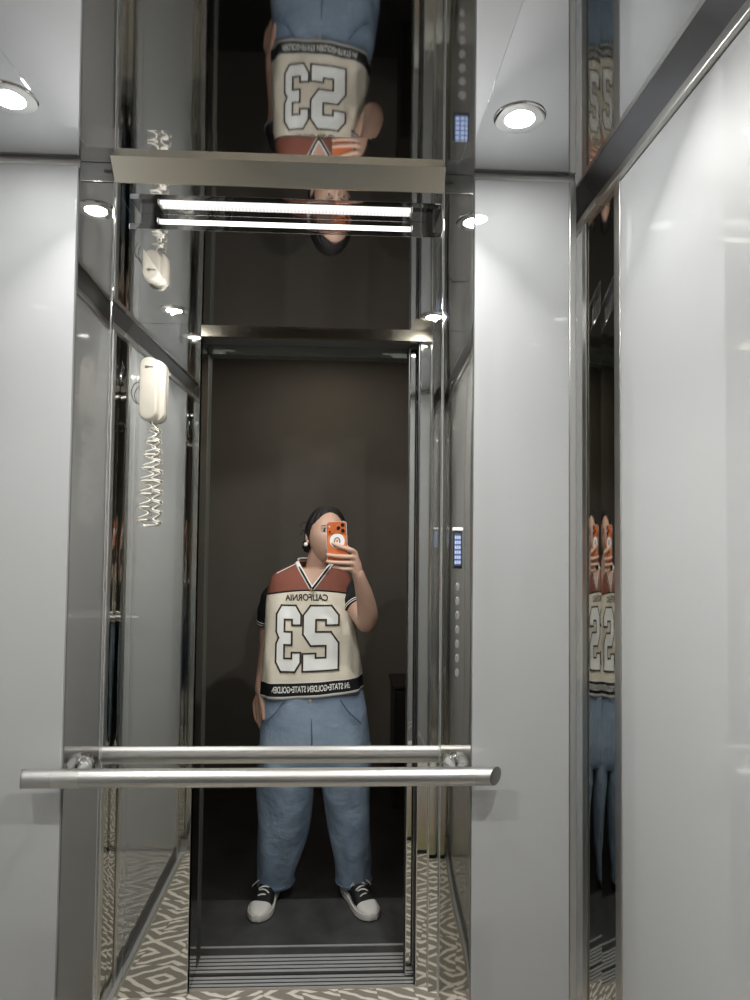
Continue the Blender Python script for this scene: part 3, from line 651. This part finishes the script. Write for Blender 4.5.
for v in q['verts']:
    x, y, z = v.co; k = 1+0.05*math.sin(9*math.atan2(x, z)+4*y)
    v.co = hp(-0.052+x*0.028*k, -0.066+y*0.028*k, -0.046+z*0.030*k)
finish(bm, 'hair', 'hair_bun', hr_, True)
bm = bmesh.new()
for p in ([hp(-0.074, 0.010, 0.035), hp(-0.083, 0.006, 0.012), hp(-0.088, -0.006, -0.012)], [hp(-0.070, -0.03, 0.05), hp(-0.094, -0.035, 0.045), hp(-0.104, -0.03, 0.028)], [hp(-0.074, -0.03, 0.02), hp(-0.096, -0.025, 0.012), hp(-0.100, -0.02, -0.004)], [hp(-0.072, 0.016, 0.03), hp(-0.078, 0.020, 0.0), hp(-0.074, 0.022, -0.03)]):
    P = catmull(p, 5); tube(bm, P, 0.0016, 6)
finish(bm, 'hair', 'loose_strands', hr_, True)
bm = bmesh.new(); ellipsoid(bm, hp(-0.0835, 0.004, -0.040), (0.0085, 0.0085, 0.0085), None, 3); finish(bm, 'jwhite', 'earring', pr, True)

# ------------------------------------------------------------------ jersey
def zoff(x, z):
    f = max(0.0, 1-(z-0.85)/0.22); return 0.016*((x+0.113)/0.2)*f-0.020*((x+0.122)/0.17)**2*math.exp(-((z-1.272)/0.032)**2)
def fold(t, z):
    f = max(0.0, min(1.0, (1.22-z)/0.25)); return f*(0.0042*math.sin(3*t+z*7)+0.0032*math.sin(8*t-z*13+1)+0.0018*math.sin(13*t+z*23))
def jpt(t, z, off=0.0):
    cx, cy_, a, b = jsec(z); c, s = math.cos(t), math.sin(t); d = fold(t, z)+off
    x = cx+(a+d)*math.copysign(abs(c)**(2/NE), c); y = cy_+(b+d)*math.copysign(abs(s)**(2/NE), s)
    return Vector((x, y, z+zoff(x, z)))
def jfront(x, z, off=0.0):
    cx, cy_, a, b = jsec(z); r = max(-0.999, min(0.999, (x-cx)/a)); c = math.copysign(abs(r)**(NE/2), r)
    p = jpt(math.acos(c), z, off); p.x = x; p.z = z+zoff(x, z); return p
VX, VZ = -0.117, 1.272
zs = [0.853, 0.8630, 0.9115, 0.9150]+[0.915+0.0216*k for k in range(1, 17)]+[1.2685+0.0068*k for k in range(0, 18)]
zs = sorted(set(round(z, 4) for z in zs if z <= 1.3851))
NJ = 128
bm = bmesh.new(); g = [[bm.verts.new(jpt(2*PI*k/NJ, z)) for k in range(NJ)] for z in zs]
for i in range(len(zs)-1):
    zm = (zs[i]+zs[i+1])/2
    for k in range(NJ):
        k2 = (k+1) % NJ; c = (g[i][k].co+g[i][k2].co+g[i+1][k].co+g[i+1][k2].co)/4
        if zm > VZ and c.y > -0.31 and abs(c.x-VX-(zm-VZ)*0.06) < 0.70*(zm-VZ)+0.002: continue
        f = bm.faces.new((g[i][k], g[i][k2], g[i+1][k2], g[i+1][k]))
        f.material_index = 3 if zm < 0.863 or 0.9115 < zm < 0.915 else 2 if zm < 0.9115 else 0 if zm < 1.2685 else 1
bmesh.ops.delete(bm, geom=[v for v in bm.verts if not v.link_faces], context='VERTS')
je = finish(bm, ['cream', 'brown', 'jblack', 'jwhite'], 'jersey', pr, True); so = je.modifiers.new('thickness', 'SOLIDIFY'); so.thickness = 0.003; so.offset = -1
bm = bmesh.new(); tube(bm, [jpt(2*PI*k/NJ, 1.2685, 0.0008) for k in range(NJ+1)], 0.0028, 8, False); finish(bm, 'jblack', 'yoke_piping', je, True)
# striped V collar
def vpath(s, d0, off):
    out = []
    for k in range(13):
        z = VZ+0.102*k/12; x = VX+(z-VZ)*0.06+s*(0.70*(z-VZ)+d0); out.append(jfront(x, z, off))
    return out
nb = [jpt(t, 1.381, 0.003) for t in [PI+PI*k/16 for k in range(17)]]
for nm, m_, r_, d0, off in (('collar', 'jwhite', 0.0088, 0.0, 0.0005), ('collar_stripe', 'jblack', 0.0046, 0.0, 0.0036)):
    bm = bmesh.new()
    for s in (-1, 1): tube(bm, vpath(s, d0, off), r_, 12, True, 0.45, (0, 1, 0.3))
    tube(bm, nb, r_, 12, True, 0.45, (0.2, 0, 1) if False else (1, 0, 0))
    finish(bm, m_, nm, je, True)
# sleeves with twin white lines at the cuff
def sleeve(pts, rr):
    P = catmull([p+(r,) for p, r in zip(pts, rr)], 8); bm = bmesh.new(); tube(bm, [p[:3] for p in P], [p[3]*(1+0.03*math.sin(i*0.9)) for i, p in enumerate(P)], 32, True, dome=False)
    o = finish(bm, 'jblack', 'sleeve', je, True, 60)
    d = (Vector(P[-1][:3])-Vector(P[-3][:3])).normalized(); bm = bmesh.new()
    for h in (-0.004, -0.013):
        c = Vector(P[-1][:3])+d*h; tube(bm, [c-d*0.0014, c+d*0.0014], [P[-1][3]*1.035]*2, 32, True, dome=False)
    finish(bm, 'jwhite', 'cuff_line', o, True, 60)
    bm = bmesh.new(); s = pts[0]; return o
sleeve([(-0.236, -0.322, 1.268), (-0.270, -0.332, 1.222), (-0.290, -0.342, 1.165), (-0.297, -0.350, 1.116)], [0.054, 0.060, 0.056, 0.053])
sleeve([(-0.004, -0.322, 1.268), (0.024, -0.298, 1.243), (0.048, -0.270, 1.214), (0.062, -0.250, 1.194)], [0.054, 0.057, 0.055, 0.053])
# shoulder piping
for s, xs in ((-1, (-0.190, -0.262)),):
    bm = bmesh.new(); tube(bm, [jfront(xs[0]+(xs[1]-xs[0])*k/8, 1.366-0.036*k/8 if s < 0 else 1.362-0.056*k/8, 0.001) for k in range(9)], 0.0022, 8); finish(bm, 'jwhite', 'shoulder_piping', je, True)
# the number
def number_part(poly, x0, w_, z0, h_):
    """poly in 0..1; reading direction runs along -X"""
    P = [(x0-u*w_, z0+v*h_) for u, v in poly]
    pin = [Vector(p) for p in P]
    def inside(q):
        c = False
        for i in range(len(pin)):
            a_, b_ = pin[i], pin[i-1]
            if (a_.y > q.y) != (b_.y > q.y) and q.x < (b_.x-a_.x)*(q.y-a_.y)/(b_.y-a_.y)+a_.x: c = not c
        return c
    xs = [p.x for p in pin]; zs_ = [p.y for p in pin]; V2 = []; st_ = 0.009
    for i in range(len(pin)):
        a_, b_ = pin[i], pin[(i+1) % len(pin)]; m_ = max(1, int((b_-a_).length/st_))
        V2 += [a_.lerp(b_, k/m_) for k in range(m_)]
    nb_ = len(V2); E2 = [(i, (i+1) % nb_) for i in range(nb_)]
    q = Vector((min(xs)+st_*0.5, 0))
    while q.x < max(xs):
        q.y = min(zs_)+st_*0.5
        while q.y < max(zs_):
            if inside(q): V2.append(q.copy())
            q.y += st_
        q.x += st_
    from mathutils.geometry import delaunay_2d_cdt
    ov, oe, of, _a, _b, _c = delaunay_2d_cdt(V2, E2, [list(range(nb_))], 0, 1e-6)
    bm = bmesh.new(); bv = [bm.verts.new((p.x, 0, p.y)) for p in ov]
    for f in of:
        if inside(sum((ov[i] for i in f), Vector((0, 0)))/len(f)): bm.faces.new([bv[i] for i in f])
    bmesh.ops.delete(bm, geom=[v for v in bm.verts if not v.link_faces], context='VERTS')
    for v in bm.verts: v.co = jfront(v.co.x, v.co.z, 0.0030)
    finish(bm, 'num_fill', 'number', je, True)
    bm = bmesh.new(); hw = 0.0034
    n = len(P)
    for i in range(n):
        a, b = Vector((P[i][0], P[i][1])), Vector((P[(i+1) % n][0], P[(i+1) % n][1])); d = (b-a).normalized(); q = Vector((-d.y, d.x)); m_ = max(1, int((b-a).length/0.012))
        a2, b2 = a-d*hw, b+d*hw; prev = None
        for k in range(m_+1):
            c = a2.lerp(b2, k/m_)
            cur = [bm.verts.new(jfront(c.x+q.x*o_, c.y+q.y*o_, 0.0042+0.00006*i)) for o_ in (-hw, hw)]
            if prev: bm.faces.new((prev[0], prev[1], cur[1], cur[0]))
            prev = cur
    finish(bm, 'num_line', 'number_outline', je, True)
TWO = [(0.0, 0.0), (1.0, 0.0), (1.0, 0.30), (0.69, 0.30), (0.69, 0.24), (0.37, 0.24), (0.37, 0.42), (0.80, 0.42), (1.0, 0.58), (1.0, 0.86), (0.80, 1.0), (0.20, 1.0), (0.0, 0.84), (0.0, 0.69), (0.36, 0.69), (0.36, 0.80), (0.63, 0.80), (0.63, 0.61), (0.20, 0.61), (0.0, 0.46)]
TWO = [(0.0, 0.0), (1.0, 0.0), (1.0, 0.27), (0.64, 0.27), (0.64, 0.20), (0.36, 0.20), (0.36, 0.385), (0.78, 0.385), (1.0, 0.56), (1.0, 0.85), (0.80, 1.0), (0.21, 1.0), (0.0, 0.85), (0.0, 0.70), (0.36, 0.70), (0.36, 0.785), (0.64, 0.785), (0.64, 0.60), (0.22, 0.60), (0.0, 0.43)]
THREE = [(0.0, 0.0+0.14), (0.22, 0.0), (0.80, 0.0), (1.0, 0.14), (1.0, 0.41), (0.90, 0.50), (1.0, 0.59), (1.0, 0.86), (0.80, 1.0), (0.22, 1.0), (0.0, 0.86), (0.0, 0.70), (0.36, 0.70), (0.36, 0.785), (0.66, 0.785), (0.66, 0.60), (0.36, 0.60), (0.36, 0.40), (0.66, 0.40), (0.66, 0.20), (0.36, 0.20), (0.36, 0.29), (0.0, 0.29)]
number_part(TWO, -0.009, 0.140, 0.956, 0.254)
number_part(THREE, -0.157, 0.098, 0.956, 0.254)
finish(text_bm('CALIFORNIA', 0.036, lambda u, v: jfront(-0.136-u*0.82, 1.240+v, 0.0022), 'CENTER', 0.12), 'num_line', 'chest_lettering', je)
finish(text_bm('EN STATE\u2022GOLDEN STATE\u2022GOLDEN', 0.0325, lambda u, v: jfront(-0.116-u*0.588, 0.8875+v, 0.0024), 'CENTER'), 'jwhite', 'hem_lettering', je)
# pendant on a fine chain
bm = bmesh.new(); ellipsoid(bm, jfront(-0.119, 1.272, 0.012), (0.0062, 0.003, 0.0070), None, 2); pe = finish(bm, 'gold', 'pendant', pr, True)

# ------------------------------------------------------------------ jeans
bm = bmesh.new()
def folds(R, c, amp, ph):
    for k, v in enumerate(R):
        t = 2*PI*k/len(R); d = amp*(math.sin(3*t+ph+v.z*9)+0.6*math.sin(5*t-v.z*17+ph*2)); r = Vector((v.x-c[0], v.y-c[1], 0)); v += r.normalized()*d
    return R
loft(bm, [folds(super_ring(cx, -0.315, a, b, z, 64, 2.4), (cx, -0.315), 0.003, 0.4) for z, cx, a, b in ((0.96, -0.113, 0.172, 0.118), (0.88, -0.110, 0.195, 0.126), (0.78, -0.107, 0.213, 0.132), (0.66, -0.102, 0.224, 0.135), (0.585, -0.102, 0.222, 0.128), (0.56, -0.102, 0.205, 0.115))])
LEG = {'l': [(0.64, -0.216, 0.112, 0.122), (0.54, -0.215, 0.114, 0.118), (0.457, -0.2135, 0.1165, 0.114), (0.36, -0.220, 0.111, 0.109), (0.26, -0.230, 0.104, 0.105), (0.16, -0.246, 0.090, 0.101), (0.10, -0.256, 0.078, 0.098), (0.045, -0.258, 0.073, 0.096)],
       'r': [(0.64, 0.012, 0.112, 0.122), (0.54, 0.020, 0.105, 0.118), (0.457, 0.028, 0.098, 0.114), (0.36, 0.040, 0.090, 0.109), (0.26, 0.049, 0.084, 0.105), (0.16, 0.058, 0.078, 0.101), (0.10, 0.062, 0.074, 0.098), (0.050, 0.0615, 0.072, 0.096)]}
for ph, k in ((0.3, 'l'), (2.1, 'r')):
    S = catmull(LEG[k], 4); loft(bm, [folds(super_ring(cx, -0.315-0.072*max(0, (0.5-z))/0.45, a, b*(1-0.12*max(0, 0.5-z)/0.45), z, 56, 2.2), (cx, -0.315), 0.0045, ph) for z, cx, a, b in S])
jn = finish(bm, 'denim', 'jeans', pr); fuse(jn, 0.006, 3, 0.4)
for cx, z, a, cyy in ((-0.258, 0.047, 0.0745, -0.386), (0.0615, 0.052, 0.0735, -0.386)):
    bm = bmesh.new(); R = super_ring(cx, cyy, a, 0.0855, z+0.012, 48, 2.2); R = folds(R, (cx, cyy), 0.003, 1); R.append(R[0]); tube(bm, R, 0.0035, 6, False); finish(bm, 'stitch', 'hem_seam', jn, True)
bm = bmesh.new(); lathe(bm, [(0.0085, 0.0), (0.0085, 0.003), (0.005, 0.0045), (0.001, 0.004)], (-0.118, -0.186, 0.838), 'Y', 20); finish(bm, 'satin', 'button', jn, True, 40)
bm = bmesh.new(); tube(bm, catmull([(-0.112, -0.188, 0.815), (-0.110, -0.183, 0.74), (-0.108, -0.181, 0.67), (-0.104, -0.186, 0.60)], 5), 0.0026, 6); finish(bm, 'stitch', 'fly_seam', jn, True)
for s, x in ((-1, -0.27), (1, 0.055)):
    bm = bmesh.new(); tube(bm, catmull([(x-s*0.055, -0.187, 0.845), (x-s*0.02, -0.192, 0.795), (x+s*0.028, -0.220, 0.745)], 6), 0.0026, 6); finish(bm, 'stitch', 'pocket_seam', jn, True)

# ------------------------------------------------------------------ shoes
def lerp_tab(tab, y):
    for i in range(len(tab)-1):
        if y <= tab[i+1][0]:
            t = (y-tab[i][0])/(tab[i+1][0]-tab[i][0]); t = t*t*(3-2*t); return tab[i][1]*(1-t)+tab[i+1][1]*t
    return tab[-1][1]
WID = [(0.0, 0.016), (0.02, 0.030), (0.06, 0.036), (0.12, 0.037), (0.18, 0.045), (0.215, 0.0465), (0.245, 0.040), (0.262, 0.029), (0.274, 0.010)]
HGT = [(0.0, 0.070), (0.03, 0.088), (0.07, 0.094), (0.12, 0.090), (0.16, 0.074), (0.20, 0.056), (0.235, 0.047), (0.262, 0.038), (0.274, 0.029)]
def shoe(heel, toe, side):
    h = Vector(heel); d = (Vector(toe)-h); d.z = 0; L_ = d.length; d.normalize(); rgt = Vector((d.y, -d.x, 0)); sc_ = L_/0.274
    def sp(x, y, z): return h+d*(y*sc_)+rgt*(x+0.008*math.sin(max(0, y-0.1)*9)*-side*0.6)+Vector((0, 0, z))
    ys = [0.0, 0.006, 0.014, 0.03, 0.05, 0.075, 0.1, 0.12, 0.14, 0.16, 0.18, 0.2, 0.215, 0.23, 0.245, 0.256, 0.265, 0.271, 0.274]
    bm = bmesh.new(); R = []
    for y in ys:
        wd, hh = lerp_tab(WID, y), lerp_tab(HGT, y); ring = []
        for k in range(28):
            t = -0.0+PI*k/27; c, s = math.cos(t), math.sin(t); e = 0.62 if y > 0.17 else 0.8
            ring.append(sp(wd*math.copysign(abs(c)**e, c), y, 0.018+(hh-0.018)*s**e))
        R.append(ring)
    vr = loft(bm, R, False, False, closed=False)
    for f in bm.faces:
        c = f.calc_center_median()-h; y = c.dot(d)/sc_; x = abs(c.dot(rgt))
        f.material_index = 1 if (0.105 < y < 0.208 and c.z > 0.036) or (0.015 < y < 0.1 and 0.045 < c.z < 0.075 and x > 0.02) else 0
    o = finish(bm, ['shoe_white', 'shoe_black'], 'shoe', pr, True); m_ = o.modifiers.new('thickness', 'SOLIDIFY'); m_.thickness = 0.002; m_.offset = -1
    bm = bmesh.new(); out = []
    for y in ys: out.append((lerp_tab(WID, y)+0.0045, y if 0.003 < y < 0.27 else (y-0.004 if y < 0.01 else y+0.004)))
    loop = [(w_, y) for w_, y in out]+[(-w_, y) for w_, y in reversed(out)]
    loft(bm, [[sp(x*k, 0.137+(y-0.137)*k, z) for x, y in loop] for z, k in ((0.0015, 0.97), (0.006, 1.0), (0.020, 1.0), (0.027, 0.985))], True, True); so_ = finish(bm, 'shoe_sole', 'sole', o, True, 40)
    bm = bmesh.new(); loft(bm, [[sp(x*0.985, 0.137+(y-0.137)*0.985, z) for x, y in loop] for z in (0.0004, 0.0062)]); finish(bm, 'shoe_black', 'outsole', o)
    bm = bmesh.new()
    for i in range(5):
        y = 0.120+0.0165*i; z = lerp_tab(HGT, y)+0.0025
        tube(bm, [sp(x_, y+0.004*(1 if i % 2 else -1)*x_/0.02, z-0.010*(abs(x_)/0.022)**2.4) for x_ in (-0.022, -0.015, -0.007, 0, 0.007, 0.015, 0.022)], 0.0030, 8)
    finish(bm, 'jwhite', 'laces', o, True)
    bm = bmesh.new(); y = 0.118; z = 0.094
    tube(bm, catmull([sp(side*0.004, y, z), sp(side*0.030, y+0.012, z-0.006), sp(side*0.056, y+0.010, z-0.030), sp(side*0.060, y-0.004, z-0.042)], 5), 0.0022, 6)
    tube(bm, catmull([sp(0, y, z), sp(-side*0.022, y+0.016, z-0.004), sp(-side*0.034, y+0.012, z-0.022), sp(-side*0.016, y+0.004, z-0.006)], 5), 0.0022, 6)
    finish(bm, 'jwhite', 'lace_bow', o, True)
    bm = bmesh.new(); R = [[sp(x_*q, 0.122+t*0.012-0.004*q, 0.070+0.044*t) for x_ in (-0.02, -0.012, 0, 0.012, 0.02)] for t, q in ((0, 1.0), (0.5, 1.0), (0.85, 0.95), (1.0, 0.7))]
    loft(bm, R, False, False, closed=False); t_ = finish(bm, 'shoe_white', 'tongue', o, True); m_ = t_.modifiers.new('thickness', 'SOLIDIFY'); m_.thickness = 0.006
shoe((-0.268, -0.445, 0), (-0.316, -0.178, 0), -1)
shoe((0.032, -0.425, 0), (0.142, -0.178, 0), 1)

# ------------------------------------------------------------------ the phone, held up in front of the face
ph = thing('mobile_phone', (-0.0195, -0.0175, 1.39), 'orange mobile phone with a white ring, held in the right hand of the person', 'phone')
PHX, PHZ, TL = -0.0195, 1.464, math.radians(3.0)
def ppt(x, y, z):
    return Vector((PHX+x*math.cos(TL)-z*math.sin(TL), y, PHZ+x*math.sin(TL)+z*math.cos(TL)))
def slab(bm, hw, hh, r, y0, y1, cx=0.0, cz=0.0, bev=0.0008):
    rr = rrect(cx-hw, cx+hw, cz-hh, cz+hh, r, 6)
    def s(k): return [(cx+(x-cx)*(1-k/hw), cz+(z-cz)*(1-k/hh)) for x, z in rr]
    loft(bm, [[ppt(x, y, z) for x, z in s(k)] for y, k in ((y0, bev), (y0+bev, 0), (y1-bev, 0), (y1, bev))])
bm = bmesh.new(); slab(bm, 0.0362, 0.0745, 0.011, -0.0225, -0.0140); pb_ = finish(bm, 'orange', 'phone_body', ph, True, 40)
bm = bmesh.new(); slab(bm, 0.0340, 0.0720, 0.009, -0.0229, -0.0224, bev=0.0002); finish(bm, 'lens', 'screen', ph, True, 40)
bm = bmesh.new(); slab(bm, 0.0330, 0.0470, 0.008, -0.01405, -0.0136, 0, -0.022, 0.0002); finish(bm, 'orange_glass', 'back_glass', ph, True, 40)
bm = bmesh.new(); slab(bm, 0.0345, 0.0205, 0.0095, -0.0142, -0.0115, 0, 0.0515, 0.0009); pl = finish(bm, 'orange', 'camera_plateau', ph, True, 40)
for lx, lz in ((0.0235, 0.0625), (0.0075, 0.0515), (0.0235, 0.0410)):
    c = ppt(lx, 0, lz)
    bm = bmesh.new(); lathe(bm, [(0.0073, -0.0117), (0.0073, -0.0098), (0.0066, -0.0090), (0.0056, -0.0094), (0.001, -0.0095)], (c.x, 0, c.z), 'Y', 32); finish(bm, 'lens', 'lens', pl, True, 35)
for lx, lz, r_, m_ in ((-0.0250, 0.0385, 0.0034, 'lens'), (-0.0255, 0.0585, 0.0032, 'clear')):
    c = ppt(lx, 0, lz); bm = bmesh.new(); lathe(bm, [(r_, -0.0117), (r_, -0.0110), (0.0005, -0.0108)], (c.x, 0, c.z), 'Y', 20); finish(bm, m_, 'flash' if m_ == 'clear' else 'sensor', pl, True, 35)
bm = bmesh.new()
def case_ring(k, y): return [ppt(x, y, z) for x, z in rrect(-0.0366-k, 0.0366+k, -0.0749-k, 0.0749+k, 0.0114, 6)]
A, B, C_, D_ = case_ring(0.0, -0.0235), case_ring(0.0016, -0.0235), case_ring(0.0016, -0.0125), case_ring(0.0, -0.0125)
loft(bm, [A, B, C_, D_, A], False, False); finish(bm, 'clear', 'case', ph, True, 40)
c0 = ppt(0.001, 0, 0.004)
bm = bmesh.new(); R = []
for r_, y in ((0.0050, -0.0137), (0.0050, -0.0129), (0.0275, -0.0129), (0.0275, -0.0137)): R.append([Vector((c0.x+r_*math.cos(2*PI*k/48), y, c0.z+r_*math.sin(2*PI*k/48))) for k in range(48)])
loft(bm, R+[R[0]], False, False); rg = finish(bm, 'ring_white', 'magnet_ring', ph, True, 40)
bm = bmesh.new(); tube(bm, [Vector((c0.x+0.0125*math.cos(a)*0.8, -0.0128, c0.z-0.002+0.014*math.sin(a))) for a in [math.radians(200-220*k/16) for k in range(17)]], 0.0021, 8, flat=0.3, up=(0, 1, 0)); ellipsoid(bm, (c0.x-0.009, -0.0128, c0.z-0.019), (0.0035, 0.0006, 0.0045), None, 2); finish(bm, 'mark', 'ring_mark', rg, True)
